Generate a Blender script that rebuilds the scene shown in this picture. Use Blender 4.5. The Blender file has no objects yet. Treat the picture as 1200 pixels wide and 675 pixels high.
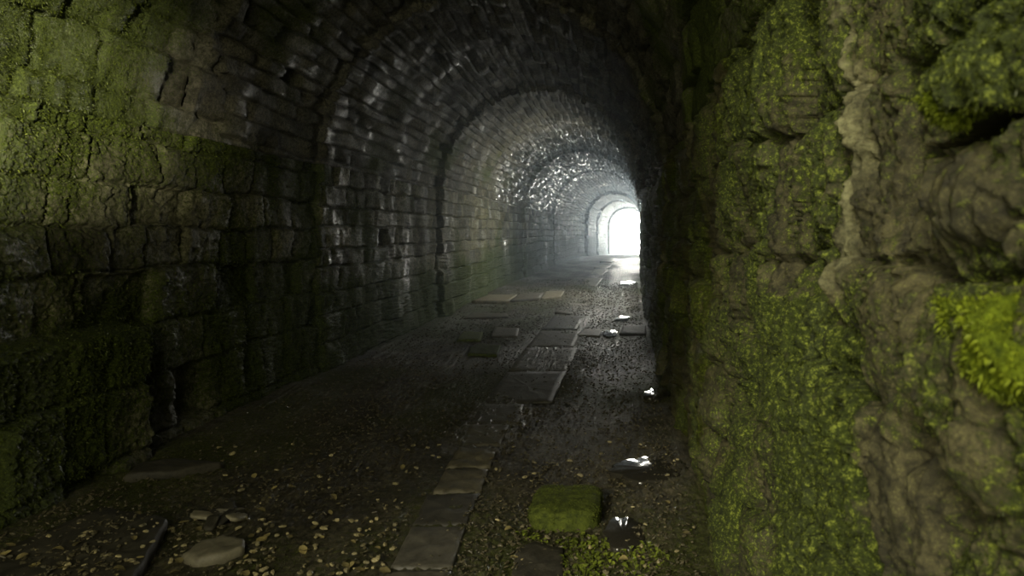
import bpy, math, random
import numpy as np
from mathutils import Vector, Matrix

random.seed(7)
RNG = np.random.default_rng(11)
C = bpy.context.scene.collection

# ------------------------------------------------------------------ helpers
def tag(o, label=None, cat=None, group=None, kind=None):
    if label: o['label'] = label
    if cat: o['category'] = cat
    if group: o['group'] = group
    if kind: o['kind'] = kind
    return o

def _h(a, b, s):
    a = a.astype(np.int64); b = b.astype(np.int64)
    n = (a * 374761393 + b * 668265263 + s * 974634877) & 0xFFFFFFFF
    n = ((n ^ (n >> 13)) * 1274126177) & 0xFFFFFFFF
    n = ((n ^ (n >> 16)) * 2246822519) & 0xFFFFFFFF
    return ((n ^ (n >> 15)) & 0xFFFFFF) / float(0x1000000)

def pn(x, y, s=0):
    """2D gradient noise, about -1..1"""
    xi = np.floor(x); yi = np.floor(y); fx = x - xi; fy = y - yi
    ux = fx * fx * fx * (fx * (fx * 6 - 15) + 10); uy = fy * fy * fy * (fy * (fy * 6 - 15) + 10)
    def g(ix, iy, dx, dy):
        a = _h(ix, iy, s) * 2 * math.pi
        return np.cos(a) * dx + np.sin(a) * dy
    n0 = g(xi, yi, fx, fy) * (1 - ux) + g(xi + 1, yi, fx - 1, fy) * ux
    n1 = g(xi, yi + 1, fx, fy - 1) * (1 - ux) + g(xi + 1, yi + 1, fx - 1, fy - 1) * ux
    return 1.5 * (n0 * (1 - uy) + n1 * uy)

def fbm(x, y, o=4, s=0, gain=.5):
    t = 0; a = 1
    for i in range(o):
        t = t + a * pn(x * 2 ** i + 17.3 * i, y * 2 ** i - 9.1 * i, s + i); a *= gain
    return t

def cells(x, y, s=0):
    """cell noise: distance to the nearest seed, second nearest, faceted height of the nearest cell"""
    xi = np.floor(x); yi = np.floor(y)
    d1 = np.full(np.shape(x), 9.); d2 = d1.copy(); fc = np.zeros(np.shape(x))
    for i in (-1, 0, 1):
        for j in (-1, 0, 1):
            cx = xi + i; cy = yi + j
            px = cx + _h(cx, cy, s) - x; py = cy + _h(cx, cy, s + 1) - y
            d = px * px + py * py
            f = _h(cx, cy, s + 2) - .5 + (_h(cx, cy, s + 3) - .5) * 1.3 * px + (_h(cx, cy, s + 4) - .5) * 1.3 * py
            near = d < d1
            d2 = np.where(near, d1, np.minimum(d2, d)); fc = np.where(near, f, fc); d1 = np.where(near, d, d1)
    return np.sqrt(d1), np.sqrt(d2), fc

def sst(e0, e1, x):
    t = np.clip((x - e0) / (e1 - e0), 0, 1)
    return t * t * (3 - 2 * t)

def masonry(u, z, seed, rows, blen, warp=.03):
    """irregular coursed stone: distance to the nearest joint, local block coords, block randoms"""
    uw = u + warp * pn(z * 1.3, u * 1.1, seed + 50) + warp * .4 * pn(z * 6, u * 6, seed + 51)
    zw = z + warp * .8 * pn(z * 1.7, u * 1.7, seed + 52) + warp * .4 * pn(z * 7, u * 7, seed + 53)
    r = random.Random(seed); b = [-1.0]
    while b[-1] < 9: b.append(b[-1] + r.uniform(*rows))
    b = np.array(b); ri = np.clip(np.searchsorted(b, uw) - 1, 0, len(b) - 2)
    lo = b[ri]; hi = b[ri + 1]
    z0 = np.zeros_like(ri)
    L = blen[0] + (blen[1] - blen[0]) * _h(ri, z0 + 3, seed)
    t = zw / L + _h(ri, z0 + 9, seed) * 7 + 40
    c = np.floor(t); jb = lambda k: k + .45 * _h(ri, k, seed + 5)
    c = np.where(t < jb(c), c - 1, c)
    zl = jb(c); zh = jb(c + 1)
    dz = np.minimum(t - zl, zh - t) * L
    du = np.minimum(uw - lo, hi - uw)
    d = np.minimum(dz, du)
    lz = ((t - zl) / (zh - zl) - .5) * 2; lu = ((uw - lo) / (hi - lo) - .5) * 2
    R = [_h(ri * 31 + 7, c, seed + 100 + i) for i in range(5)]
    return d, lz, lu, R

def grid_mesh(name, P, attrs, mat, flip=False, parent=None):
    n, m, _ = P.shape
    me = bpy.data.meshes.new(name)
    me.vertices.add(n * m); me.vertices.foreach_set('co', P.reshape(-1).astype(np.float32))
    idx = np.arange(n * m).reshape(n, m)
    q = np.stack([idx[:-1, :-1], idx[1:, :-1], idx[1:, 1:], idx[:-1, 1:]], -1).reshape(-1, 4)
    if flip: q = q[:, ::-1]
    nq = len(q)
    me.loops.add(nq * 4); me.loops.foreach_set('vertex_index', np.ascontiguousarray(q).reshape(-1).astype(np.int32))
    me.polygons.add(nq); me.polygons.foreach_set('loop_start', np.arange(0, nq * 4, 4, dtype=np.int32))
    me.polygons.foreach_set('use_smooth', np.ones(nq, dtype=bool))
    me.update(calc_edges=True)
    for k, v in attrs.items():
        a = me.attributes.new(k, 'FLOAT', 'POINT'); a.data.foreach_set('value', v.reshape(-1).astype(np.float32))
    me.materials.append(mat)
    o = bpy.data.objects.new(name, me); C.objects.link(o)
    if parent: o.parent = parent
    return o

def raw_mesh(name, V, F, mat, smooth=True, parent=None, link=True):
    me = bpy.data.meshes.new(name); me.from_pydata([tuple(v) for v in V], [], [tuple(f) for f in F]); me.update()
    if smooth: me.polygons.foreach_set('use_smooth', [True] * len(me.polygons))
    me.materials.append(mat)
    o = bpy.data.objects.new(name, me)
    if link: C.objects.link(o)
    if parent: o.parent = parent
    return o

# ------------------------------------------------------------------ materials
def new_mat(name):
    m = bpy.data.materials.new(name); m.use_nodes = True
    nt = m.node_tree; nt.nodes.clear()
    return m, nt

class NB:
    def __init__(s, nt): s.nt = nt
    def n(s, t, **k):
        d = s.nt.nodes.new(t)
        for a, v in k.items(): setattr(d, a, v)
        return d
    def link(s, a, b): s.nt.links.new(a, b)
    def inp(s, d, i, v):
        if v is None: return
        if hasattr(v, 'is_output'): s.link(v, d.inputs[i])
        else: d.inputs[i].default_value = v
    def math(s, op, a, b=None, clamp=False):
        d = s.n('ShaderNodeMath', operation=op, use_clamp=clamp); s.inp(d, 0, a); s.inp(d, 1, b); return d.outputs[0]
    def mix(s, f, a, b, blend='MIX'):
        d = s.n('ShaderNodeMix', data_type='RGBA', blend_type=blend); s.inp(d, 0, f); s.inp(d, 6, a); s.inp(d, 7, b); return d.outputs[2]
    def noise(s, vec, scale, detail=4, rough=.55, dist=0):
        d = s.n('ShaderNodeTexNoise'); s.link(vec, d.inputs['Vector'])
        d.inputs['Scale'].default_value = scale; d.inputs['Detail'].default_value = detail
        d.inputs['Roughness'].default_value = rough; d.inputs['Distortion'].default_value = dist
        return d.outputs[0]
    def ramp(s, f, *stops):
        d = s.n('ShaderNodeValToRGB'); s.link(f, d.inputs[0]); e = d.color_ramp.elements
        while len(e) < len(stops): e.new(.5)
        for i, (p, c) in enumerate(stops):
            e[i].position = p; e[i].color = c if len(c) == 4 else (*c, 1)
        return d.outputs[0]
    def fr(s, f, a, b, c=0., d_=1.):
        d = s.n('ShaderNodeMapRange'); s.link(f, d.inputs[0])
        for i, v in enumerate((a, b, c, d_)): d.inputs[i + 1].default_value = v
        return d.outputs[0]
    def attr(s, name):
        d = s.n('ShaderNodeAttribute', attribute_name=name); return d.outputs['Fac']

def rock_mat(name, stoneA, stoneB, moss_dark, moss_mid, moss_hi, wet=.3, dry=.75, bump=.5, scale=1., spec=.5):
    m, nt = new_mat(name); b = NB(nt)
    pos = b.n('ShaderNodeTexCoord').outputs['Object']
    n1 = b.noise(pos, 5 * scale, 6, .6); n2 = b.noise(pos, 45 * scale, 5, .65); n3 = b.noise(pos, 160 * scale, 3, .6)
    stone = b.ramp(n1, (.3, stoneA), (.7, stoneB))
    n4 = b.noise(pos, 22 * scale, 8, .72, .6)
    stone = b.mix(b.fr(n4, .42, .62, 0, .85), stone, (*[c * .28 for c in stoneA], 1))
    stone = b.mix(b.math('MULTIPLY', b.fr(n3, .5, .68), b.fr(n4, .55, .35)), stone, (stoneB[0] * 1.5, stoneB[1] * 1.6, stoneB[2] * 1.2, 1))
    tint = b.attr('tint')
    stone = b.mix(1.0, stone, b.ramp(tint, (0., (.55, .52, .47)), (.5, (1, .97, .9)), (1., (1.5, 1.42, 1.25))), 'MULTIPLY')
    cal = b.attr('calcite')
    stone = b.mix(b.math('MULTIPLY', cal, b.fr(n2, .3, .6)), stone, (.34, .33, .17, 1))
    moss = b.ramp(b.math('ADD', b.math('MULTIPLY', n2, .65), b.math('MULTIPLY', n3, .35)),
                  (.33, moss_dark), (.52, moss_mid), (.68, moss_hi))
    ma = b.attr('moss')
    mf = b.math('ADD', ma, b.math('MULTIPLY', b.math('SUBTRACT', b.math('ADD', b.math('MULTIPLY', n2, .5), b.math('MULTIPLY', n4, .5)), .5), 2.4))
    mf = b.fr(mf, .3, .65)
    col = b.mix(mf, stone, moss)
    p = b.n('ShaderNodeBsdfPrincipled')
    b.link(col, p.inputs['Base Color'])
    wa = b.attr('wet')
    b.link(b.fr(b.math('POWER', wa, 2.), 0., 1., spec, max(spec, .6)), p.inputs['Specular IOR Level'])
    rr = b.fr(b.math('ADD', wa, b.math('MULTIPLY', b.math('SUBTRACT', n1, .5), .8)), .2, .8, dry, wet)
    mr = b.math('MULTIPLY', mf, b.fr(wa, .5, 1., 1., .25))
    rr = b.math('ADD', rr, b.math('MULTIPLY', mr, .2), True)
    b.link(rr, p.inputs['Roughness'])
    hgt = b.math('ADD', b.math('ADD', b.math('MULTIPLY', n2, .5), b.math('MULTIPLY', n3, .25)), b.math('MULTIPLY', n4, .8))
    bp = b.n('ShaderNodeBump'); bp.inputs['Strength'].default_value = bump; bp.inputs['Distance'].default_value = .02 / scale
    b.link(hgt, bp.inputs['Height']); b.link(bp.outputs[0], p.inputs['Normal'])
    out = b.n('ShaderNodeOutputMaterial'); b.link(p.outputs[0], out.inputs[0])
    return m

def simple_mat(name, ca, cb, rough=.5, scale=20, bump=.3, dist=.01, spec=.25, cc=None):
    m, nt = new_mat(name); b = NB(nt)
    pos = b.n('ShaderNodeTexCoord').outputs['Object']
    n1 = b.noise(pos, scale, 6, .62); n2 = b.noise(pos, scale * 5, 4, .6)
    stops = [(.35, ca), (.62, cb)] + ([(.72, cc)] if cc else [])
    f = b.math('ADD', b.math('MULTIPLY', n1, .75), b.math('MULTIPLY', n2, .25))
    col = b.ramp(f, *stops)
    ob = b.n('ShaderNodeObjectInfo').outputs['Random']
    col = b.mix(1.0, col, b.ramp(ob, (0, (.5, .5, .5)), (.5, (1, .98, .9)), (1, (1.45, 1.4, 1.2))), 'MULTIPLY')
    p = b.n('ShaderNodeBsdfPrincipled'); b.link(col, p.inputs['Base Color'])
    b.link(b.fr(n1, .3, .7, rough - .12, rough + .12), p.inputs['Roughness'])
    p.inputs['Specular IOR Level'].default_value = spec
    bp = b.n('ShaderNodeBump'); bp.inputs['Strength'].default_value = bump; bp.inputs['Distance'].default_value = dist
    b.link(f, bp.inputs['Height']); b.link(bp.outputs[0], p.inputs['Normal'])
    out = b.n('ShaderNodeOutputMaterial'); b.link(p.outputs[0], out.inputs[0])
    return m

M_left = rock_mat('mossy_masonry', (.070, .071, .044), (.165, .162, .108), (.010, .014, .002), (.042, .057, .008), (.15, .19, .03), wet=.28, dry=.75, bump=1.2, spec=.15, scale=1.5)
M_vault = rock_mat('vault_masonry', (.066, .064, .048), (.165, .158, .122), (.014, .020, .004), (.050, .066, .012), (.14, .17, .03), wet=.24, dry=.75, bump=1.3, spec=.15, scale=1.8)
M_right = rock_mat('mossy_rubble', (.040, .038, .019), (.125, .115, .058), (.008, .012, .0015), (.050, .068, .006), (.38, .44, .06), wet=.35, dry=.8, bump=.9, scale=1.6)
M_floor = rock_mat('wet_gravel_ground', (.050, .045, .034), (.13, .117, .085), (.016, .019, .005), (.055, .062, .014), (.14, .15, .04), wet=.4, dry=.75, bump=.9, scale=1.2, spec=.2)
M_flag = simple_mat('flagstone_grey', (.055, .052, .044), (.15, .14, .118), .55, 9, .6, .01, .5, cc=(.24, .22, .18))
M_flagpale = simple_mat('flagstone_pale', (.06, .055, .042), (.19, .172, .13), .5, 11, .5, .015, cc=(.30, .27, .21))
M_pale = simple_mat('pale_stone', (.16, .145, .11), (.30, .275, .21), .5, 12, .5, .01)
M_mosstone = simple_mat('moss_coat', (.030, .042, .006), (.120, .150, .022), .85, 30, .9, .02, cc=(.26, .30, .06))
M_chip = simple_mat('stone_chip', (.11, .095, .055), (.48, .42, .25), .22, 18, .4, .004, cc=(.5, .45, .28))
M_grit = simple_mat('wet_grit', (.045, .040, .026), (.20, .175, .105), .25, 31, .4, .004, cc=(.50, .44, .27))
M_dark = simple_mat('dark_stone', (.022, .021, .018), (.06, .056, .046), .65, 10, .6, .015)
M_moss = simple_mat('bright_moss', (.035, .054, .004), (.22, .29, .018), .9, 60, 1., .02, cc=(.50, .58, .07), spec=.2)
M_sprig = simple_mat('moss_sprig', (.012, .017, .002), (.066, .086, .008), .5, 34, .3, .003, cc=(.36, .43, .05))
M_tuft = simple_mat('moss_tuft', (.05, .07, .005), (.24, .30, .02), .6, 40, .3, .003, cc=(.50, .56, .08))
M_leaf = simple_mat('weed_leaf', (.08, .11, .016), (.22, .27, .045), .3, 25, .2, .003, cc=(.25, .27, .06))
M_dry = simple_mat('leaf_litter', (.13, .105, .05), (.33, .28, .13), .38, 14, .2, .003, cc=(.45, .40, .2))
M_ground = simple_mat('outside_ground', (.25, .26, .18), (.45, .45, .36), .9, 3, .3, .02)

def water_mat():
    m, nt = new_mat('puddle_water'); b = NB(nt)
    pos = b.n('ShaderNodeTexCoord').outputs['Object']
    n = b.noise(pos, 9, 3, .5)
    p = b.n('ShaderNodeBsdfPrincipled'); p.inputs['Base Color'].default_value = (.035, .032, .024, 1)
    p.inputs['Roughness'].default_value = .09; p.inputs['Specular IOR Level'].default_value = .5
    bp = b.n('ShaderNodeBump'); bp.inputs['Strength'].default_value = .12; bp.inputs['Distance'].default_value = .02
    b.link(n, bp.inputs['Height']); b.link(bp.outputs[0], p.inputs['Normal'])
    out = b.n('ShaderNodeOutputMaterial'); b.link(p.outputs[0], out.inputs[0])
    return m
M_water = water_mat()

# ------------------------------------------------------------------ tunnel geometry
EYE = 1.6; F = 800.; VX, VY = 730., 271.
XL, XR = -3.42, .48; HS = 2.35
XC = (XL + XR) / 2; RAD = (XR - XL) / 2
Y_END = 61.; Y_MOUTH = -4.6; Y_VAULT = -1.2

def bend(y): return .00085 * np.maximum(y - 10, 0) ** 2
def dip(y): return -.45 * np.clip((y - 40) / 20, 0, 1.2)

def at(px, py, h=0.):
    """where the floor (raised by h) is met along that line of sight"""
    y = F * (EYE - h) / (py - VY)
    return (px - VX) * y / F, y

def inset(y, v):
    """how far each length of lining stands into the tunnel; v = height/arc position"""
    w = lambda a, e=.035: sst(a - e, a + e, y)
    low = 1 - sst(.93, .99, v)
    r = .16 * (1 - w(4.72)) * low
    r = r + .0 * w(4.72)
    r = r + .07 * w(7.6)
    r = r + .10 * w(12.3, .04) - .14 * w(16.2, .05)
    r = r + .10 * w(22.2, .05) - .12 * w(24.0, .05)
    r = r + .06 * w(30, .05)
    r = r + .20 * w(43.4, .06) - .22 * w(48.5, .06) + .22 * w(50, .06) + .15 * w(57, .06)
    return r

def place_profile(u, y, side, disp):
    """u = height on the walls; arc angle on the vault"""
    bx = bend(y); bz = dip(y)
    if side == 'L': X = XL + disp; Z = u
    elif side == 'R': X = XR - disp; Z = u
    else:
        c, s = np.cos(u), np.sin(u)
        X = XC + (RAD - disp) * c; Z = HS + (RAD - disp) * s
    return np.stack([X + bx, y + 0 * u, Z + bz], -1)

def cols(a, b, f, lo, hi, full=None):
    o = [a]
    while o[-1] < b:
        st = min(max(f * o[-1] ** 2, lo), hi * (1 + max(o[-1], 0) / 25))
        if full is not None and o[-1] < full: st = min(max(.05, full - o[-1]), .09)
        if full is not None and o[-1] < full < o[-1] + st: st = full - o[-1] + 1e-4
        o.append(o[-1] + st)
    return np.array(o)

STEPS = [4.72, 7.6, 12.3, 16.2, 22.2, 24, 30, 43.4, 48.5, 50, 57]
def with_steps(c):
    ex = [s + d for s in STEPS for d in (-.06, -.03, -.015, 0, .015, .03, .06)]
    c = np.unique(np.concatenate([c, ex])); return c

def relief(u, y, seed, rows, blen, joint=.03, jw=.022, off=.05, rough=1., warp=.03, pillow=.05, vs_=1.):
    d, lz, lu, R = masonry(u, y, seed, rows, blen, warp)
    jn = .55 + .45 * pn(u * 2.1, y * 2.1, seed + 9)
    jd = joint * np.clip(jn, .15, 1)
    dw = d + .008 * pn(u * 30, y * 30, seed + 12)
    h = -jd * (1 - sst(0, jw, dw))
    h = h - .018 * (1 - sst(0, pillow, dw)) 
    h = h + (R[0] - .5) * off + (R[1] - .5) * off * .8 * lz + (R[2] - .5) * off * .8 * lu
    h = h - .09 * (R[3] > .965) * sst(0, .03, dw)
    big = fbm(u * 1.1, y * .9, 3, seed + 20) * .03
    n1 = fbm(u * 4.5, y * 4.5, 3, seed + 24)
    rid = 1 - np.abs(fbm(u * 9, y * 7, 4, seed + 30))
    fine = fbm(u * 38, y * 34, 3, seed + 40, .6)
    wu = u + .03 * pn(u * 11, y * 11, seed + 60); wy = y + .03 * pn(u * 11, y * 11, seed + 61)
    f1 = cells(wu * 6 / vs_, wy * 8, seed + 62)[2]; f2 = cells(wu * 17 / vs_, wy * 22, seed + 70)[2]; f3 = cells(wu * 45 / vs_, wy * 60, seed + 78)[2]
    h = h + rough * (big + .012 * n1 + .010 * (rid - .6) + .026 * f1 + .014 * f2 + .006 * f3 + .004 * fine)
    return h, d, R, rid, fine

# ---- left wall
yl = with_steps(cols(Y_MOUTH, Y_END, .0006, .0075, .075, 3.1))
ul = np.concatenate([np.linspace(-.35, 0, 10)[:-1], np.linspace(0, HS, 310)])
U, Y = np.meshgrid(ul, yl, indexing='ij')
hA, dA, RA, ridA, fineA = relief(U, Y, 101, (.26, .46), (.42, .75), joint=.035, jw=.02, off=.05, rough=.72, pillow=.04)
hB, dB, RB, ridB, fineB = relief(U, Y, 202, (.2, .32), (.28, .5), joint=.03, jw=.02, off=.045, rough=.6, pillow=.03)
sw = sst(7.55, 7.65, Y)
h = hA * (1 - sw) + hB * sw
tint = RA[4] * (1 - sw) + RB[4] * sw
mossn = fbm(U * .9, Y * .7, 4, 70)
moss = .68 + .45 * mossn - .25 * sw * sst(.5, 1.5, U) + .25 * (1 - sst(.1, 1.3, U)) * (Y > 6)
moss = np.where(Y > 7.6, moss - .28 * sst(7.6, 11, Y) + .38 * (1 - sst(.2, 1.5, U)), moss)
moss = moss + .55 * sst(15, 19, Y) * (1 - sst(.5, 2.2, U))
wet = np.clip(.25 + .5 * fbm(U * .5, Y * 2.2, 3, 81), 0, .7)
wet = np.maximum(wet, .8 * np.exp(-((Y - 7.9) / .5) ** 2) * np.clip(.7 + .8 * fbm(U * 4, Y * 5, 3, 83), 0, 1))
wet = np.maximum(wet, np.exp(-((Y - 3.75) / .3) ** 2))
h = h + .02 * np.clip(moss - .4, 0, 1) * (.4 + fineA)
h = h + inset(Y, U)
# foot of the wall: rubble flaring out
h = h + .05 * (1 - sst(0, .35, U + .1 * fbm(U * 0, Y * 2, 2, 90)))
P_left = place_profile(U, Y, 'L', h); moss_left = moss; FL = -1
o = grid_mesh('wall_left', P_left, dict(moss=moss, tint=tint, wet=wet, calcite=0 * U), M_left, flip=True)
tag(o, 'mossy coursed stone wall along the left side of the tunnel', 'wall', kind='structure')

# ---- vault
yv = with_steps(cols(Y_VAULT, Y_END, .0016, .009, .09, 1.4))
av = np.concatenate([np.linspace(-.05, 1.15, 230)[:-1], np.linspace(1.15, math.pi + .05, 330)])
A, Y = np.meshgrid(av, yv, indexing='ij')
U = (math.pi - A) * RAD
hA, dA, RA, ridA, fineA = relief(U, Y, 303, (.22, .36), (.34, .62), joint=.04, jw=.022, off=.07, rough=.6, pillow=.035)
hB, dB, RB, ridB, fineB = relief(U, Y, 404, (.11, .2), (.25, .5), joint=.03, jw=.018, off=.06, rough=.55, pillow=.03)
sw = sst(4.6, 6.8, Y + .6 * fbm(U, Y, 2, 66))
h = np.where(sw > .5, hB, hA); tint = np.where(sw > .5, RB[4], RA[4])
mossn = fbm(U * .8, Y * .6, 4, 170)
moss = .62 + .5 * mossn - .5 * sst(3.5, 9, Y)
moss = moss - .45 * sst(0, 1., (U - 1.2) / 1.5) * (1 - sst(0, 1., (U - 4.2) / 1.2)) * sst(2, 5, Y)
moss = moss + .35 * (1 - sst(2.5, 5., Y)) * (U > 3.6)
wet = np.clip(.2 + .5 * fbm(U * .5, Y * 2.4, 3, 181), 0, .6)
wet = np.maximum(wet, 1.1 * np.exp(-((Y - 4.1) / .6) ** 2) * (U < 3) * np.clip(.7 + .9 * fbm(U * 6, Y * 9, 3, 186), 0, .95))
wet = np.maximum(wet, sst(16, 18, Y) * (1 - sst(30, 36, Y)) * np.clip(.5 + .8 * fbm(U * 6, Y * 6, 3, 183), .15, .85))
h = h + inset(Y, 2.4 + 0 * U)
e = np.minimum(A, math.pi - A); h = np.where(e < 0, -.05, h)   # lap behind the wall heads
P_vault = place_profile(A, Y, 'V', h); moss_vault = moss; FV = 1
ceil_o = grid_mesh('ceiling', P_vault, dict(moss=moss, tint=tint, wet=wet, calcite=0 * U), M_vault)
tag(ceil_o, 'dark stone barrel vault over the tunnel', 'ceiling', kind='structure')

# ---- right wall
yr1 = cols(.25, 2.4, .0028, .0028, .02); yr2 = cols(2.4, Y_END, .004, .02, .08)
yr = with_steps(np.concatenate([np.linspace(Y_MOUTH, .22, 50), yr1, yr2]))
ur = np.concatenate([np.linspace(-.35, 0, 8)[:-1], np.linspace(0, .9, 110)[:-1], np.linspace(.9, 2.25, 330)[:-1], np.linspace(2.25, HS, 12)])
U, Y = np.meshgrid(ur, yr, indexing='ij')
h, d, R, rid, fine = relief(U, Y, 505, (.24, .4), (.36, .6), joint=.038, jw=.03, off=.07, rough=1.35, warp=.06, pillow=.08, vs_=1.9)
tint = .35 + .5 * R[4]
mossn = fbm(U * 1.6, Y * 1.9, 4, 270)
moss = .62 + .5 * mossn
calc = np.zeros_like(U)
def on_wall(px, py, hh):
    y = (XR - hh) * F / (px - VX); return y, EYE - (py - VY) * y / F
def blob(px, py, rx, ry, hh, mo=None, p=2., rnd=.25):
    global h, moss
    y0, z0 = on_wall(px, py, hh * .6)
    sx = rx * y0 * y0 / (F * XR); sz = ry * y0 / F
    q = np.sqrt(((Y - y0) / sx) ** 2 + ((U - z0) / sz) ** 2) + rnd * pn(U * 14, Y * 14, int(px))
    w = np.clip(1 - np.clip(q, 0, None) ** p, 0, 1)
    w = np.sqrt(w) if hh > 0 else sst(0, .6, w)
    h = h * (1 - .5 * w * (hh > 0)) + hh * w
    if mo is not None: moss = moss * (1 - np.minimum(1, w * 1.6)) + mo * np.minimum(1, w * 1.6)
blob(1150, 95, 60, 56, .045, .95)         # mossy lump over the crevice
blob(1160, 162, 85, 16, -.10, .1)         # crevice
blob(1130, 235, 60, 62, .05, .25)         # bare rounded stone
blob(1115, 470, 20, 90, -.05, .3)
blob(1165, 575, 62, 80, .05, .35)         # pale stone low at the edge
blob(1055, 580, 46, 110, .04, .12)        # bare slab
blob(1060, 455, 40, 60, .03, .45)
blob(945, 430, 60, 90, .035, .85)
blob(960, 600, 55, 90, .03, .9)
# mineral ridge running down the wall
for (pa, pb) in (((948, -10), (972, 90)), ((972, 90), (992, 170)), ((992, 170), (985, 240)), ((985, 240), (988, 330))):
    for t in np.linspace(0, 1, 9):
        px = pa[0] + (pb[0] - pa[0]) * t; py = pa[1] + (pb[1] - pa[1]) * t
        y0, z0 = on_wall(px, py, .03)
        q = ((Y - y0 - .012 * pn(U * 12, Y * 0, 5)) / (6 * y0 * y0 / (F * XR))) ** 2 + ((U - z0) / (16 * y0 / F)) ** 2
        w = np.exp(-q) * np.clip(.65 + .9 * pn(U * 16, Y * 40, 6), 0, 1); calc = np.maximum(calc, w)
h = h + .028 * calc; moss = moss - .55 * calc
wet = np.clip(.3 + .6 * fbm(U * .6, Y * 2.4, 3, 281) + .35 * sst(2, 5, Y), 0, 1)
fold = fbm(U * 1.1 + .25 * pn(U * 3, Y * 3, 286), Y * 8.5, 3, 287)
h = h - .045 * np.abs(fold) + .018
moss = moss + .35 * (np.abs(fold) - .25)
wu = U + .012 * fbm(U * 18, Y * 24, 2, 291); wy = Y + .010 * fbm(U * 18, Y * 24, 2, 293)
cl = 1 - np.clip(cells(wu * 26, wy * 48, 295)[0], 0, 1) ** 2; cl2 = 1 - np.clip(cells(wu * 70, wy * 110, 297)[0], 0, 1) ** 2
strand = fbm(U * 7, Y * 42, 3, 299)
h = h + np.clip(moss - .3, 0, .6) * (.030 * (cl - .5) + .012 * (cl2 - .5) + .022 * strand + .012)
moss = moss - .22 * sst(2.2, 4.5, Y) - .2 * sst(6, 14, Y)
h = h + .3 * inset(Y, 2.4 + 0 * U) - .03 * sst(9, 14, Y)
P_right = place_profile(U, Y, 'R', h); moss_right = moss; FR = 1
o = grid_mesh('wall_right', P_right, dict(moss=moss, tint=tint, wet=wet, calcite=calc), M_right)
tag(o, 'rough rubble wall thick with green moss along the right side', 'wall', kind='structure')

# ---- floor
def floor_h(x, y):
    x = np.asarray(x, float); y = np.asarray(y, float)
    xs = x - bend(y)
    f = .016 * fbm(x * .8, y * .5, 3, 300) + .005 * fbm(x * 4, y * 3, 2, 306)
    f = f - .05 * np.exp(-((xs + .25) / .45) ** 2) * (1 - sst(30, 40, y))        # drain side, where water lies
    f = f + .05 * sst(-2.7, -3.3, xs)
    f = f + .05 * sst(13.2, 13.6, y) * sst(-.9, -1.3, xs)
    return f + dip(y)
def floor_full(x, y):
    g = floor_h(x, y)
    grav = np.clip(.7 + .6 * fbm(x * .9, y * .6, 3, 320), .25, 1.2)
    c = fbm(x * 22, y * 15, 3, 330, .6); r = 1 - np.abs(fbm(x * 9, y * 6, 3, 340))
    return g + grav * (.011 * c + .014 * (r - .7)), grav, c
yf = cols(Y_MOUTH - .3, Y_END + .4, .0011, .011, .11, 2.3)
xf = np.linspace(XL - .35, XR + .35, 620)
Xg, Yg = np.meshgrid(xf, yf, indexing='ij')
Xw = Xg + bend(Yg)
Zf, grav, cf = floor_full(Xw, Yg)
moss = .40 + .45 * fbm(Xw * .8, Yg * .5, 4, 350) - .15 * sst(12, 20, Yg) + .2 * (Xg < -2.2) * (Yg > 9) * (Yg < 14)
wet = np.clip(.55 + .5 * fbm(Xw * 1.2, Yg * .5, 3, 360) + .5 * np.exp(-((Xg + .2) / .5) ** 2), 0, 1)
far_dim = sst(36, 50, Yg); wet = wet * (1 - .9 * far_dim); moss = moss + .5 * far_dim  # floor colour darkened through the moss mask to tone down glare near the mouth
tint = np.clip(.5 + .5 * fbm(Xw * 3, Yg * 2, 3, 365), 0, 1)
moss_floor = moss; FF = 1
floor_o = grid_mesh('floor', np.stack([Xw, Yg, Zf], -1), dict(moss=moss, tint=tint, wet=wet, calcite=0 * Xg), M_floor, flip=True)
tag(floor_o, 'wet gravel and earth floor of the tunnel', 'floor', kind='structure')

def fz(x, y): return float(floor_h(x, y))

# ---- the hill as an unseen shell added to block stray light, and the ground before both mouths
def hill():
    V = []; Fc = []
    ys = np.linspace(Y_VAULT + .05, Y_END - .02, 24)
    for y in ys:
        bx = float(bend(y)); bz = float(dip(y))
        for (x, z) in ((XL - .6, -.6), (XL - .6, HS), (XC - 1.9, HS + 1.75), (XC, HS + RAD + .6), (XC + 1.9, HS + 1.75), (XR + .6, HS), (XR + .6, -.6)):
            V.append((x + bx, y, z + bz))
    for i in range(len(ys) - 1):
        for j in range(7):
            a = i * 7 + j; b = i * 7 + (j + 1) % 7
            Fc.append((a, b, b + 7, a + 7))
    o = raw_mesh('earth_shell', V, Fc, M_dark, smooth=False); tag(o, 'unseen earth shell around the stone lining, added to block stray light', 'earth_shell', kind='structure')
hill()
V = []; Fc = []
for j, (y, z) in enumerate(((Y_END, -.50), (Y_END + 1.5, -.56), (Y_END + 6, -1.6), (Y_END + 25, -6))):
    for x in np.linspace(-12, 18, 7): V.append((x, y, z))
for j in range(3):
    for i in range(6): a = j * 7 + i; Fc.append((a, a + 1, a + 8, a + 7))
tag(raw_mesh('ground', V, Fc, M_ground), 'pale bright ground outside the far mouth of the tunnel', 'ground', kind='structure')

# ------------------------------------------------------------------ things on the floor
def on_floor(px, py, up=0.):
    h = 0.
    for _ in range(6):
        x, y = at(px, py, h); h = fz(x, y) + up
    return x, y, h

def obj_noise(P, sc_, seed):
    return pn(P[:, 0] * sc_ + P[:, 2] * sc_ * .7, P[:, 1] * sc_ - P[:, 2] * sc_ * .6, seed)

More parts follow.
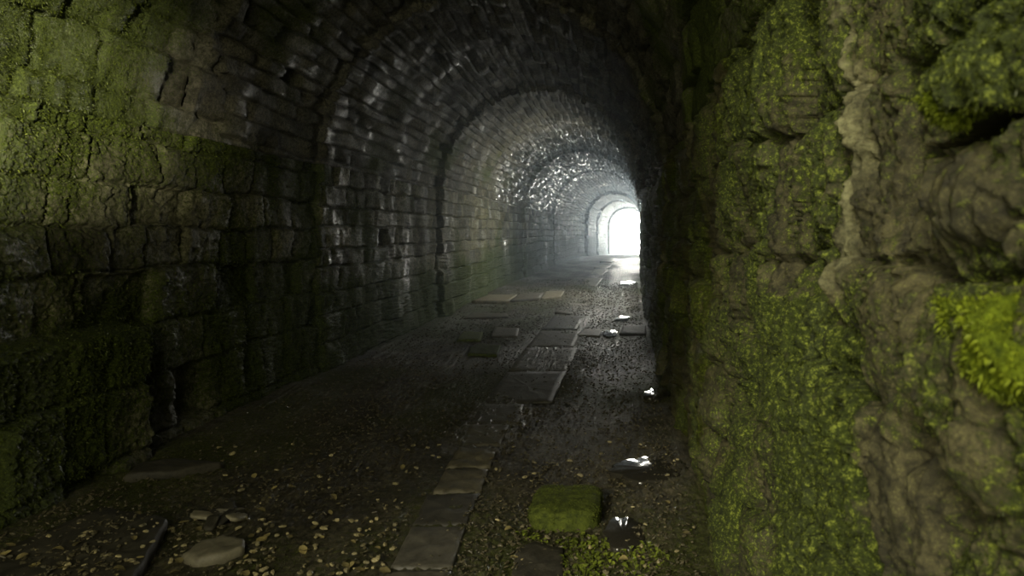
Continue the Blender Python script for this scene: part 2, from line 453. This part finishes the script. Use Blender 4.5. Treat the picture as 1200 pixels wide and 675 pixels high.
def slab(name, pts, up, mat, label, cat='flagstone', thick=.1, seed=0, group=None, rough=.006):
    """a flat paving stone from the corners of its top"""
    W = [on_floor(px, py, up) for px, py in pts]
    cx = sum(p[0] for p in W) / len(W); cy = sum(p[1] for p in W) / len(W)
    zt = sum(p[2] for p in W) / len(W)
    size = max(math.hypot(p[0] - cx, p[1] - cy) for p in W)
    out = []
    for i in range(len(W)):
        a, b = W[i], W[(i + 1) % len(W)]
        n = max(4, int(math.hypot(b[0] - a[0], b[1] - a[1]) / (.035 * max(1, cy / 6))))
        n = min(n, 30)
        for k in range(n):
            t = k / n; out.append(((a[0] + (b[0] - a[0]) * t - cx), (a[1] + (b[1] - a[1]) * t - cy)))
    out = np.array(out); N = len(out)
    ang = np.arctan2(out[:, 1], out[:, 0])
    jit = 1.01 + .016 * pn(np.cos(ang) * 3.1 + seed, np.sin(ang) * 3.1, seed) + .010 * pn(np.cos(ang) * 11 + seed, np.sin(ang) * 11, seed + 1)
    out = out * jit[:, None]
    bev = min(.02, size * .12)
    V = []; 
    gx = (float(floor_h(cx + .2, cy)) - float(floor_h(cx - .2, cy))) / .4
    gy = (float(floor_h(cx, cy + .2)) - float(floor_h(cx, cy - .2))) / .4
    def ring(k, z, ns):
        q = out * k
        zz = z + ns * (pn(q[:, 0] * 9 + seed, q[:, 1] * 9, seed + 3) + .6 * pn(q[:, 0] * 26 + seed, q[:, 1] * 26, seed + 4)) + q[:, 0] * gx * .95 + q[:, 1] * gy * .95
        for (x, y), z_ in zip(q, zz): V.append((x, y, z_))
    kb = 1 - bev / size
    ring(.985, -thick, 0); ring(1., -bev, .002); ring((1 + kb) / 2, -bev * .3, rough); ring(kb, 0, rough)
    for k in (.8, .62, .45, .28, .12): ring(kb * k, 0, rough)
    nr = len(V) // N; Fc = []
    for r in range(nr - 1):
        for i in range(N):
            a = r * N + i; b = r * N + (i + 1) % N; Fc.append((a, b, b + N, a + N))
    area = sum(out[i][0] * out[(i + 1) % N][1] - out[(i + 1) % N][0] * out[i][1] for i in range(N))
    V.append((0, 0, 0)); c = len(V) - 1; b0 = (nr - 1) * N
    for i in range(N): Fc.append((b0 + i, b0 + (i + 1) % N, c))
    Fc.append(tuple(range(N))[::-1])
    if area < 0: Fc = [f[::-1] for f in Fc]
    o = raw_mesh(name, V, Fc, mat); o.location = (cx, cy, zt)
    o.data.polygons.foreach_set('use_smooth', [True] * len(o.data.polygons))
    return tag(o, label, cat, group)

G = 'flagstones of the path down the middle'
slab('flagstone', [(436, 694), (528, 694), (531, 668), (452, 667)], 0.011, M_flagpale, 'worn flagstone cut off by the bottom edge, nearest of the middle path', seed=1, group=G)
slab('flagstone', [(457, 664), (530, 665), (547, 616), (481, 616)], 0.012, M_flag, 'large dark smooth flagstone, second nearest of the middle path', seed=2, group=G)
slab('flagstone', [(482, 614), (547, 613), (563, 578), (500, 579)], 0.012, M_flag, 'dark flagstone with pale worn rim, third nearest of the middle path', seed=3, group=G)
slab('flagstone', [(507, 576), (564, 576), (573, 550), (522, 549)], 0.017, M_flagpale, 'smooth pale worn flagstone, fourth nearest of the middle path', seed=4, group=G, rough=.009)
slab('flagstone', [(522, 547), (575, 547), (584, 524), (538, 522)], 0.015, M_flagpale, 'rough pale flagstone with broken top, fifth nearest of the middle path', seed=5, group=G, rough=.014)
slab('flagstone', [(540, 520), (586, 522), (598, 497), (551, 497)], 0.008, M_flag, 'dim flagstone just beyond the rough pale one in the path', seed=6, group=G)
slab('flagstone', [(553, 495), (608, 496), (614, 474), (564, 473)], 0.010, M_flag, 'dim flagstone where the middle path begins to widen', seed=7, group=G)
slab('flagstone', [(566, 471), (647, 471), (664, 436), (594, 436)], 0.012, M_flag, 'broad grey flagstone with a dark gap along its right edge', seed=8, group=G)
slab('flagstone', [(596, 434), (665, 434), (677, 408), (616, 408)], 0.012, M_flag, 'broad smooth grey flagstone level with the flat mossy stone', seed=9, group=G)
slab('flagstone', [(617, 406), (672, 406), (681, 388), (633, 388)], 0.011, M_flag, 'smooth grey flagstone beside the small bright puddle', seed=10, group=G)
slab('flagstone', [(635, 386), (676, 386), (684, 370), (649, 370)], 0.010, M_flag, 'grey flagstone just beyond the one beside the bright puddle', seed=11, group=G)
slab('flagstone', [(650, 368), (682, 368), (689, 355), (662, 355)], 0.010, M_flag, 'hazy grey flagstone in the middle of the tunnel beside the pale ledge', seed=12, group=G)
for i, (a, b, c, d) in enumerate(((684, 704, 335, 326), (694, 711, 322, 316), (701, 716, 314, 309.5), (708, 721, 307.5, 304.5))):
    slab('flagstone', [(a - 5, c), (b - 5, c), (b + 2, d), (a + 3, d)], 0.017, M_flagpale, ['glistening pale flagstone nearest of the four bright ones towards the far mouth',
         'second nearest of the four bright flagstones towards the far mouth', 'third nearest of the four bright flagstones towards the far mouth',
         'small bright flagstone right before the far mouth'][i], seed=20 + i, group='bright far flagstones')

slab('kerb_slab', [(-70, 705), (138, 705), (196, 607), (120, 592), (30, 632), (-60, 668)], .075, M_dark, 'broad raised dark slab strewn with chips at the bottom left corner', 'slab', thick=.2, seed=31, rough=.01)
slab('flat_stone', [(146, 556), (205, 552), (262, 541), (205, 536), (160, 542)], .05, M_dark, 'low flat dark stone at the foot of the left wall', 'stone', seed=32)
slab('flat_stone', [(212, 648), (228, 655), (262, 650), (286, 640), (287, 630), (262, 626), (234, 632)], .045, M_pale, 'pale oval flat stone lying among chips near the bottom left', 'stone', thick=.07, seed=33, rough=.008)
slab('flat_stone', [(548, 414), (582, 415), (587, 404), (562, 402), (551, 406)], .035, M_mosstone, 'flat green mossy stone left of the broad path', 'stone', seed=34)
slab('flat_stone', [(535, 398), (563, 398), (566, 389), (543, 388)], .03, M_mosstone, 'smaller green stone just behind the flat mossy stone', 'stone', seed=35)
slab('flat_stone', [(575, 394), (606, 394), (608, 384), (580, 383)], .025, M_flag, 'grey green flat stone bordering the path behind the mossy stone', 'stone', seed=36)
slab('flat_stone', [(543, 372), (596, 371), (594, 365), (555, 365)], .03, M_flagpale, 'long grey slab in front of the pale ledge', 'slab', seed=37)
slab('flat_stone', [(553, 353), (596, 353), (606, 345), (572, 344)], .05, M_flagpale, 'pale slab at left end of the lit ledge by the wall', 'slab', seed=38, thick=.14)
slab('flat_stone', [(598, 352), (632, 350), (637, 342), (609, 343)], .045, M_flagpale, 'pale slab in the middle of the lit ledge', 'slab', seed=39, thick=.14)
slab('flat_stone', [(634, 349), (657, 347), (661, 341), (640, 341)], .04, M_flagpale, 'pale slab at the right end of the lit ledge', 'slab', seed=40, thick=.14)
slab('flat_stone', [(598, 675), (640, 690), (662, 684), (661, 642), (626, 633), (604, 642)], .012, M_dark, 'dark flat slab at the bottom edge in front of the mossy block', 'slab', seed=41)
slab('flat_stone', [(676, 392), (703, 394), (706, 386), (684, 385)], .025, M_flag, 'pale edged stone left of the small bright puddle', 'stone', seed=42)
slab('flat_stone', [(726, 391), (757, 391), (757, 381), (730, 381)], .03, M_dark, 'dark stone right of the small bright puddle', 'stone', seed=43)

def boulder(name, loc, r, mat, label, cat, sq=2.6, seed=0, rough=.12, rot=0, group=None, n=40, m=26, fine=.03):
    V = []; Fc = []
    th = np.linspace(0, 2 * math.pi, n, endpoint=False); ph = np.linspace(-math.pi / 2, math.pi / 2, m)
    T, Pp = np.meshgrid(th, ph)
    e = 2 / sq; sp = lambda v: np.sign(v) * np.abs(v) ** e
    X = sp(np.cos(Pp)) * sp(np.cos(T)); Yy = sp(np.cos(Pp)) * sp(np.sin(T)); Z = sp(np.sin(Pp))
    P = np.stack([X, Yy, Z], -1).reshape(-1, 3)
    k = 1 + rough * obj_noise(P, 1.3, seed) + rough * .5 * obj_noise(P, 3.1, seed + 1) + fine * obj_noise(P, 9, seed + 2) + fine * .6 * obj_noise(P, 21, seed + 3)
    P = P * k[:, None] * np.array(r)
    for i in range(m - 1):
        for j in range(n):
            a = i * n + j; b = i * n + (j + 1) % n; Fc.append((a, b, b + n, a + n))
    o = raw_mesh(name, P, Fc, mat); o.location = loc; o.rotation_euler = (0, 0, rot)
    return tag(o, label, cat, group)

x, y, z = on_floor(664, 604)
boulder('mossy_block', (x, y, z + .03), (.205, .22, .085), M_mosstone, 'square block coated in green moss right of the path', 'stone', sq=5, seed=51, rough=.05, n=90, m=50, fine=.02)
x, y, z = on_floor(497, 577); 
for i, (px, py, rr) in enumerate(((241, 610, .05), (256, 606, .06), (270, 603, .05), (262, 613, .045), (279, 611, .05), (248, 618, .04))):
    x, y, z = on_floor(px, py)
    o = boulder('slate_shard', (x, y, z + .025), (rr * 1.5, rr * .8, rr * .28), M_dark if i % 2 else M_pale, 'broken slate shard in the small heap behind the pale oval stone', 'stone', sq=3.5, seed=60 + i, rough=.25,
                rot=.4 + .3 * i, group='slate shards heaped behind the oval stone', n=18, m=10)
    o.rotation_euler = (.25 * math.sin(i * 2), .3 * math.cos(i * 3), .4 + .3 * i)

# ---- puddles
def puddle(px, py, rx, ry, label, seed, up=.0):
    W = []
    for k in range(48):
        a = 2 * math.pi * k / 48; r = 1 + .22 * float(pn(np.array(math.cos(a) * 1.6 + seed), np.array(math.sin(a) * 1.6), seed)) + .1 * float(pn(np.array(math.cos(a) * 5 + seed), np.array(math.sin(a) * 5), seed))
        W.append(at(px + rx * r * math.cos(a), py - ry * r * math.sin(a), 0))
    cx = sum(p[0] for p in W) / 48; cy = sum(p[1] for p in W) / 48
    zz = min(fz(p[0], p[1]) for p in W) * .5 + fz(cx, cy) * .5 + .026 + up
    V = []; Fc = []
    for k, dz in ((1.0, -.03), (1., -.002), (.97, 0)):
        for p in W: V.append(((p[0] - cx) * k, (p[1] - cy) * k, dz))
    V.append((0, 0, 0))
    for r in range(2):
        for i in range(48): Fc.append((r * 48 + i, r * 48 + (i + 1) % 48, r * 48 + 48 + (i + 1) % 48, r * 48 + 48 + i))
    for i in range(48): Fc.append((96 + i, 96 + (i + 1) % 48, 144))
    o = raw_mesh('puddle', V, Fc, M_water); o.location = (cx, cy, zz)
    return tag(o, label, 'puddle', kind='thing')
puddle(768, 547, 46, 14, 'still dark puddle at the foot of the right wall', 71)
puddle(770, 463, 14, 6, 'small puddle with a white glint by the right wall', 72)
puddle(731, 622, 24, 19, 'black puddle just right of the mossy block', 73)
puddle(715, 388, 9, 4, 'small bright puddle in the middle of the wet track', 74)
puddle(729, 372, 9, 3, 'glinting puddle just beyond the small bright one', 75)
puddle(736, 331, 9, 2.2, 'far shallow puddle shining below the far mouth', 76)

# ---- low weeds
def weed(px, py, size, label, group, seed, n=46):
    r = random.Random(seed); x, y, z = on_floor(px, py)
    root = bpy.data.objects.new('leafy_weed', None); C.objects.link(root); root.location = (x, y, z - .005)
    tag(root, label, 'weed', group)
    V = []; Fc = []; SV = []; SF = []
    for i in range(n):
        a = r.uniform(0, 6.283); rad = size * math.sqrt(r.random()); hh = size * r.uniform(.2, .75) * (1.15 - rad / size)
        bx_, by_ = rad * math.cos(a), rad * math.sin(a)
        L = r.uniform(.018, .034); wd = L * r.uniform(.6, .85)
        d = Vector((math.cos(a + r.uniform(-1, 1)), math.sin(a + r.uniform(-1, 1)), r.uniform(-.3, .5))).normalized()
        sd = d.cross(Vector((0, 0, 1))).normalized(); upv = sd.cross(d)
        p = Vector((bx_, by_, hh)); k = len(V)
        for (t, w_, u_) in ((0, 0, 0), (.3, .42, .12), (.3, 0, 0), (.3, -.42, .12), (.68, .38, .06), (.7, 0, -.06), (.68, -.38, .06), (1, 0, -.2)):
            V.append(p + d * L * t + sd * wd * w_ + upv * L * u_)
        Fc += [(k, k + 2, k + 1), (k, k + 3, k + 2), (k + 1, k + 2, k + 5, k + 4), (k + 2, k + 3, k + 6, k + 5), (k + 4, k + 5, k + 7), (k + 5, k + 6, k + 7)]
        q = Vector((bx_ * .4, by_ * .4, -.01)); k = len(SV); w_ = .0012
        for c in (q, p):
            for j in range(3): SV.append(c + Vector((w_ * math.cos(j * 2.09), w_ * math.sin(j * 2.09), 0)))
        for j in range(3): SF.append((k + j, k + (j + 1) % 3, k + 3 + (j + 1) % 3, k + 3 + j))
    raw_mesh('foliage', V, Fc, M_leaf, parent=root); raw_mesh('stems', SV, SF, M_leaf, parent=root)
    return root
for i, (px, py, sz) in enumerate(((668, 640, .07), (686, 637, .08), (703, 642, .08), (675, 658, .08), (697, 662, .09), (712, 658, .07), (684, 676, .09))):
    weed(px, py, sz, 'low green weed in the patch in front of the mossy block', 'weeds in front of the mossy block', 80 + i)
for i, (px, py, sz) in enumerate(((738, 652, .07), (757, 645, .06), (748, 668, .08), (773, 655, .06))):
    weed(px, py, sz, 'wet shining weed in the clump below the black puddle', 'weeds below the black puddle', 90 + i, 30)
weed(617, 629, .06, 'thin weed straggling along the left corner of the mossy block', None, 97, 24)
weed(632, 632, .04, 'tiny weed tucked under the front of the mossy block', None, 98, 18)

# ---- chips, leaves and gravel
def chip_mesh(seed, leaf=False):
    r = random.Random(seed)
    if leaf:
        V = []; Fc = []; n = 7
        for i in range(n):
            t = i / (n - 1); w_ = math.sin(math.pi * min(1, t * .93 + .05)) ** .7 * .36
            for j, s_ in enumerate((-1, -.5, 0, .5, 1)):
                V.append((t - .5, w_ * s_ * (1 + .1 * r.uniform(-1, 1)), .16 * abs(s_) * w_ * 2 + .12 * math.sin(t * 3 + seed) + .03 * r.uniform(-1, 1) + .1))
        for i in range(n - 1):
            for j in range(4): a = i * 5 + j; Fc.append((a, a + 5, a + 6, a + 1))
        me_o = raw_mesh('fallen_leaf', V, Fc, M_dry, link=False)
        return me_o.data
    n, m = 9, 6; V = []; Fc = []
    k = [r.uniform(.55, 1.25) for _ in range(n)]; el = r.uniform(.45, .9)
    for i in range(m):
        p = -math.pi / 2 + math.pi * i / (m - 1)
        for j in range(n):
            a = 2 * math.pi * j / n; c = max(.05, math.cos(p)) ** .6
            V.append((.5 * c * math.cos(a) * k[j], .5 * el * c * math.sin(a) * k[j], .2 * math.sin(p) * r.uniform(.75, 1.1)))
    for i in range(m - 1):
        for j in range(n): a = i * n + j; b_ = i * n + (j + 1) % n; Fc.append((a, b_, b_ + n, a + n))
    Fc.append(tuple(range(n))[::-1]); Fc.append(tuple((m - 1) * n + j for j in range(n)))
    return raw_mesh('stone_chip', V, Fc, M_chip, smooth=False, link=False).data
chips = [chip_mesh(s_) for s_ in range(8)]; leaves = [chip_mesh(s_, True) for s_ in range(5)]
KERB_IN = [(-62, 702), (128, 702), (184, 612), (118, 597), (36, 633)]
KERB = [(-70, 705), (138, 705), (196, 607), (120, 592), (30, 632), (-60, 668)]
def inside(p, poly):
    c = False
    for i in range(len(poly)):
        (x1, y1), (x2, y2) = poly[i], poly[i - 1]
        if (y1 > p[1]) != (y2 > p[1]) and p[0] < (x2 - x1) * (p[1] - y1) / (y2 - y1) + x1: c = not c
    return c
def floor_px(x, y, z=0): return VX + x * F / y, VY + (EYE - z) * F / y
zones = (('kerb', (2, 188, 598, 674), 62, 'small pale chip of stone scattered on the raised dark slab', 'chips on the raised slab', 'curled leaf scattered on the raised dark slab', 'leaves on the raised slab'),
         ('left', (196, 470, 606, 674), 150, 'small pale chip of stone on the ground around the pale oval stone', 'chips around the oval stone', 'curled leaf on the ground around the pale oval stone', 'leaves around the oval stone'),
         ('mid', (250, 520, 520, 604), 60, 'dull stone chip on the dark ground left of the path', 'chips left of the path', 'damp leaf on the dark ground left of the path', 'leaves left of the path'),
         ('right', (565, 835, 500, 672), 70, 'wet stone chip on the ground between the path and right wall', 'chips right of the path', 'wet leaf on the ground between the path and right wall', 'leaves right of the path'))
for zn, (x0, x1, y0, y1), cnt, lab, grp, llab, lgrp in zones:
    k = 0; r = random.Random(zn)
    while k < cnt:
        px, py = r.uniform(x0, x1), r.uniform(y0, y1)
        on = inside((px, py), KERB)
        if (zn == 'kerb') != on: continue
        if zn == 'right' and (px > 790 + (py - 500) * .24 or inside((px, py), [(618, 628), (708, 628), (708, 580), (618, 580)])): continue
        if zn in ('left', 'mid') and (px > 455 + (668 - py) * .52 or inside((px, py), [(208, 658), (292, 650), (292, 622), (225, 628)])): continue
        up = .078 if on else .012
        x, y, z = on_floor(px, py, up)
        lf = r.random() < .3
        o = bpy.data.objects.new('fallen_leaf' if lf else 'stone_chip', r.choice(leaves if lf else chips)); C.objects.link(o)
        s_ = r.uniform(.016, .046) * (1.25 if lf else 1)
        o.location = (x, y, z); o.scale = (s_, s_, s_ * r.uniform(.8, 1.2)); o.rotation_euler = (r.uniform(-.3, .3), r.uniform(-.3, .3), r.uniform(0, 6.28))
        tag(o, llab if lf else lab, 'leaf' if lf else 'stone', lgrp if lf else grp); k += 1

def gravel():
    r = np.random.default_rng(5); V = []; Fc = []; base = 0
    tmpl = []
    for me in chips:
        co_ = np.array([v.co[:] for v in me.vertices]); tmpl.append((co_, [tuple(p.vertices) for p in me.polygons]))
    N = 15000; cnt = 0
    Vs = []
    while cnt < N:
        y = 2.7 + 19 * r.random() ** 2.2; x = r.uniform(XL + .25, XR - .12) + float(bend(y))
        dens = .55 + .6 * float(pn(np.array(x * 1.1), np.array(y * .7), 410)) + .25 * (x > -1)
        if r.random() > dens: continue
        px, py = floor_px(x, y)
        path = 457 + (664 - py) * .55
        if py > 475 and path - 4 < px < path + 62 + (664 - py) * -.12 and r.random() < .93: continue
        if 370 < py <= 475 and 566 + (471 - py) * .82 < px < 647 + (471 - py) * .45 and r.random() < .93: continue
        onk = inside((px, py), KERB_IN)
        if not onk and inside((px, py), KERB): continue
        t, fs = tmpl[int(r.integers(8))]
        s_ = r.uniform(.008, .026) * (1 + y * .03); a = r.uniform(0, 6.28); ca, sa = math.cos(a), math.sin(a)
        q = t * s_; tx, ty = r.uniform(-.5, .5, 2)
        q = np.stack([q[:, 0] * ca - q[:, 1] * sa, q[:, 0] * sa + q[:, 1] * ca, q[:, 2] + q[:, 0] * tx + q[:, 1] * ty], -1)
        Vs.append(q + np.array([x, y, float(floor_h(x, y)) + (.080 if onk else .010)]))
        Fc += [tuple(v + base for v in f) for f in fs]; base += len(q); cnt += 1
    V = np.concatenate(Vs)
    o = raw_mesh('gravel', V, Fc, M_grit, smooth=False)
    tag(o, 'fine wet gravel strewn over the tunnel floor', 'gravel', kind='stuff')
gravel()

# ---- moss sprigs on the stone
def sprigs(name, P, mo, win, n, l0, l1, label, seed, flip=1, parent=None, mat=None):
    r = np.random.default_rng(seed)
    du = P[2:, 1:-1] - P[:-2, 1:-1]; dv = P[1:-1, 2:] - P[1:-1, :-2]
    N_ = np.cross(du, dv) * flip; ar = np.linalg.norm(N_, axis=-1); N_ = N_ / np.maximum(ar, 1e-9)[..., None]
    Q = P[1:-1, 1:-1]; wgt = ar * np.clip((mo[1:-1, 1:-1] - .42) * 3, 0, 1) * win(Q)
    wgt = wgt.reshape(-1); idx = r.choice(len(wgt), n, p=wgt / wgt.sum())
    B = Q.reshape(-1, 3)[idx]; Nn = N_.reshape(-1, 3)[idx]
    d = Nn + r.normal(0, .55, (n, 3)) + np.array([0, 0, -.25]); d /= np.linalg.norm(d, axis=1)[:, None]
    sd = np.cross(d, r.normal(0, 1, (n, 3))); sd /= np.linalg.norm(sd, axis=1)[:, None]
    L = r.uniform(l0, l1, (n, 1)); B = B + r.normal(0, .3, (n, 3)) * L
    V = np.stack([B - Nn * L * .2, B + d * L * .55 + sd * L * .2, B + d * L + np.array([0, 0, -.25]) * L, B + d * L * .55 - sd * L * .2], 1).reshape(-1, 3)
    me = bpy.data.meshes.new(name); me.vertices.add(n * 4); me.vertices.foreach_set('co', V.reshape(-1).astype(np.float32))
    me.loops.add(n * 4); me.loops.foreach_set('vertex_index', np.arange(n * 4, dtype=np.int32))
    me.polygons.add(n); me.polygons.foreach_set('loop_start', np.arange(0, n * 4, 4, dtype=np.int32)); me.update(calc_edges=True)
    me.materials.append(mat or M_sprig); o = bpy.data.objects.new(name, me); C.objects.link(o)
    if parent: o.parent = parent; tag(o, None, None, kind='stuff')
    else: tag(o, label, 'moss', kind='stuff')
def coat(o, n, l0, l1, m=80, k=120, mat=None):
    co_ = np.empty(len(o.data.vertices) * 3, dtype=np.float32); o.data.vertices.foreach_get('co', co_)
    P = co_.reshape(m, k, 3).astype(float)
    sprigs('moss_tufts', P, np.ones((m, k)), lambda Q: 1. + 0 * Q[..., 2], n, l0, l1, None, 31 + n, -1, o, mat)
sprigs('moss', P_right, moss_right, lambda Q: (Q[..., 1] > .6) * (Q[..., 1] < 5) * (Q[..., 2] > .0) / np.maximum(Q[..., 1], .6) ** 1.3, 110000, .0028, .0075, 'feathery green moss covering the rubble of the right wall', 21, FR)
sprigs('moss', P_left, moss_left, lambda Q: (Q[..., 1] > 3.2) * (Q[..., 1] < 8.5) * 1., 45000, .008, .018, 'dark green moss covering the near stones of the left wall', 22, FL)

sprigs('moss', P_vault, moss_vault, lambda Q: (Q[..., 1] > 3) * (Q[..., 1] < 7.5) * (Q[..., 0] < -1.6) * 1., 26000, .007, .015, 'green moss hanging from the near vault above the left wall', 23, FV)
sprigs('moss', np.stack([Xw, Yg, Zf], -1), moss_floor, lambda Q: (Q[..., 1] > 2.7) * (Q[..., 1] < 12) / np.maximum(Q[..., 1], 2.7) * (np.abs(Q[..., 0] + 1.2 * Q[..., 1] * 0 + .9) > .28), 24000, .006, .014, 'short green moss tufts growing through the gravel floor', 24, FF)

# ---- growth on the right wall
def wall_pt(px, py, hh): 
    y, z = on_wall(px, py, hh); return (XR - hh, y, z)
x, y, z = wall_pt(1182, 405, .06)
boulder('mossy_boulder', (XR - .015, y, z), (.085, .062, .060), M_moss, 'round boulder furred with yellow green moss jutting from the right wall', 'stone', sq=2.3, seed=131, rough=.22, n=120, m=80, fine=.035)
x, y, z = wall_pt(1120, 385, .05)
boulder('moss_cushion', (XR - .02, y, z), (.05, .06, .045), M_moss, 'bright moss cushion left of the round mossy boulder', 'moss', sq=2.2, seed=141, rough=.35, n=120, m=80, fine=.07)
x, y, z = wall_pt(1108, 112, .045)
boulder('moss_cushion', (XR - .03, y, z), (.028, .06, .034), M_moss, 'bright moss cushion hanging over the dark crevice in the right wall', 'moss', sq=2.2, seed=151, rough=.35, n=120, m=80, fine=.07)

for o in [q for q in C.objects if q.name.startswith(('mossy_boulder', 'moss_cushion'))]: coat(o, 5000, .003, .009, mat=M_tuft)
coat(bpy.data.objects['mossy_block'], 4000, .004, .010, 50, 90, M_mosstone)

# ------------------------------------------------------------------ haze
def haze():
    m, nt = new_mat('haze'); b = NB(nt)
    v = b.n('ShaderNodeVolumePrincipled')
    v.inputs['Color'].default_value = (.72, .86, 1.0, 1); v.inputs['Density'].default_value = .0115
    v.inputs['Anisotropy'].default_value = .62
    out = b.n('ShaderNodeOutputMaterial'); b.link(v.outputs[0], out.inputs['Volume'])
    V = []; Fc = []
    ys = [6., 10, 14, 20, 26, 32, 38, 44, 50, 56, 60.9]; n = 16
    for y in ys:
        bx = float(bend(y)); bz = float(dip(y))
        prof = [(XL - .3, -.3)] + [(XC + (RAD + .3) * math.cos(a), HS + (RAD + .3) * math.sin(a)) for a in np.linspace(math.pi, 0, n - 2)] + [(XR + .3, -.3)]
        for x, z in prof: V.append((x + bx, y, z + bz))
    for i in range(len(ys) - 1):
        for j in range(n): Fc.append((i * n + j, i * n + (j + 1) % n, (i + 1) * n + (j + 1) % n, (i + 1) * n + j))
    Fc.append(tuple(range(n))[::-1]); Fc.append(tuple((len(ys) - 1) * n + k for k in range(n)))
    o = raw_mesh('haze', V, Fc, m, smooth=False)
    tag(o, 'thin bluish haze hanging in the far part of the tunnel', 'haze', kind='stuff')
haze()

# ------------------------------------------------------------------ sky and mouths
w = bpy.data.worlds.new('overcast_sky'); bpy.context.scene.world = w; w.use_nodes = True
nb = NB(w.node_tree); bg = w.node_tree.nodes['Background']
dirv = nb.n('ShaderNodeTexCoord').outputs['Generated']
sep = nb.n('ShaderNodeSeparateXYZ'); nb.link(dirv, sep.inputs[0])
# the sky is made far brighter beyond the far mouth than behind the camera
bg.inputs[1].default_value = 1.
colr = nb.mix(nb.fr(sep.outputs[1], .1, .6), (3.1, 2.95, 2.1, 1), (96., 94., 83., 1)); nb.link(colr, bg.inputs[0])
def portal(name, loc, rot, sx, sy):
    l = bpy.data.lights.new(name, 'AREA'); l.shape = 'RECTANGLE'; l.size = sx; l.size_y = sy; l.cycles.is_portal = True
    o = bpy.data.objects.new(name, l); o.location = loc; o.rotation_euler = rot; C.objects.link(o)
bx = float(bend(Y_END))
portal('far_mouth_daylight', (XC + bx, Y_END + .1, 1.7), (math.radians(-90), 0, 0), 4.4, 4.8)
portal('near_mouth_daylight', (XC, Y_MOUTH - .05, 1.15), (math.radians(90), 0, 0), 4.2, 2.4)
portal('cutting_daylight', (XC, (Y_MOUTH + Y_VAULT) / 2, HS + .04), (0, 0, 0), 4.2, Y_VAULT - Y_MOUTH)
portal('near_arch_daylight', (XC, Y_VAULT - .02, HS + 1.0), (math.radians(90), 0, 0), 4.1, 2.1)
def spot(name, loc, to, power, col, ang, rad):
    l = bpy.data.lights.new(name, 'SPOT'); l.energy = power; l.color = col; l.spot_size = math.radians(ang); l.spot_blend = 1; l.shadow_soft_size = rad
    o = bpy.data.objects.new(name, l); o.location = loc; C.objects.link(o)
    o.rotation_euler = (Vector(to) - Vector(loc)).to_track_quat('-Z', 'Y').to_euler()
sl = bpy.data.lights.new('hazy_sun', 'SUN'); sl.energy = 1.75; sl.angle = math.radians(13); sl.color = (1., .94, .74)
so = bpy.data.objects.new('hazy_sun', sl); C.objects.link(so); so.location = (-6, -9, 8)
so.rotation_euler = Vector((.40, .85, -.50)).to_track_quat('-Z', 'Y').to_euler()
def area_fill(name, loc, rot, sx, sy, power, col):
    l = bpy.data.lights.new(name, 'AREA'); l.shape = 'RECTANGLE'; l.size = sx; l.size_y = sy; l.energy = power; l.color = col
    o = bpy.data.objects.new(name, l); o.location = loc; o.rotation_euler = rot; C.objects.link(o)
area_fill('mid_tunnel_fill', (XR + float(bend(18)) - .12, 16.5, 2.3), (0, math.radians(66), 0), 1.4, 1.8, 210, (1., .97, .84))  # added fill light with no opening in the wall, brightens the middle stretch
spot('upper_left_fill_spot', (-.2, -2.6, 2.2), (-3.45, 3.6, 2.5), 5600, (1., .93, .70), 16.5, .1)  # unseen spot added behind the camera to light the upper left wall

# ------------------------------------------------------------------ camera
cam = bpy.data.cameras.new('camera'); co = bpy.data.objects.new('camera', cam); C.objects.link(co)
co.location = (0, 0, EYE); co.rotation_euler = (math.radians(90), 0, 0)
cam.sensor_width = 36; cam.lens = 36 * F / 1200
cam.shift_x = -(VX - 600) / 1200; cam.shift_y = -(337.5 - VY) / 1200
cam.clip_start = .05; cam.clip_end = 300
cam.dof.use_dof = True; cam.dof.focus_distance = 7; cam.dof.aperture_fstop = 5.6
sc = bpy.context.scene; sc.camera = co
vs = sc.view_settings; vs.view_transform = 'Standard'; vs.look = 'None'; vs.gamma = 1; vs.exposure = 0; vs.use_curve_mapping = False
sc.cycles.use_denoising = True; sc.cycles.use_adaptive_sampling = False
sc.cycles.max_bounces = 10; sc.cycles.diffuse_bounces = 6; sc.cycles.volume_bounces = 2
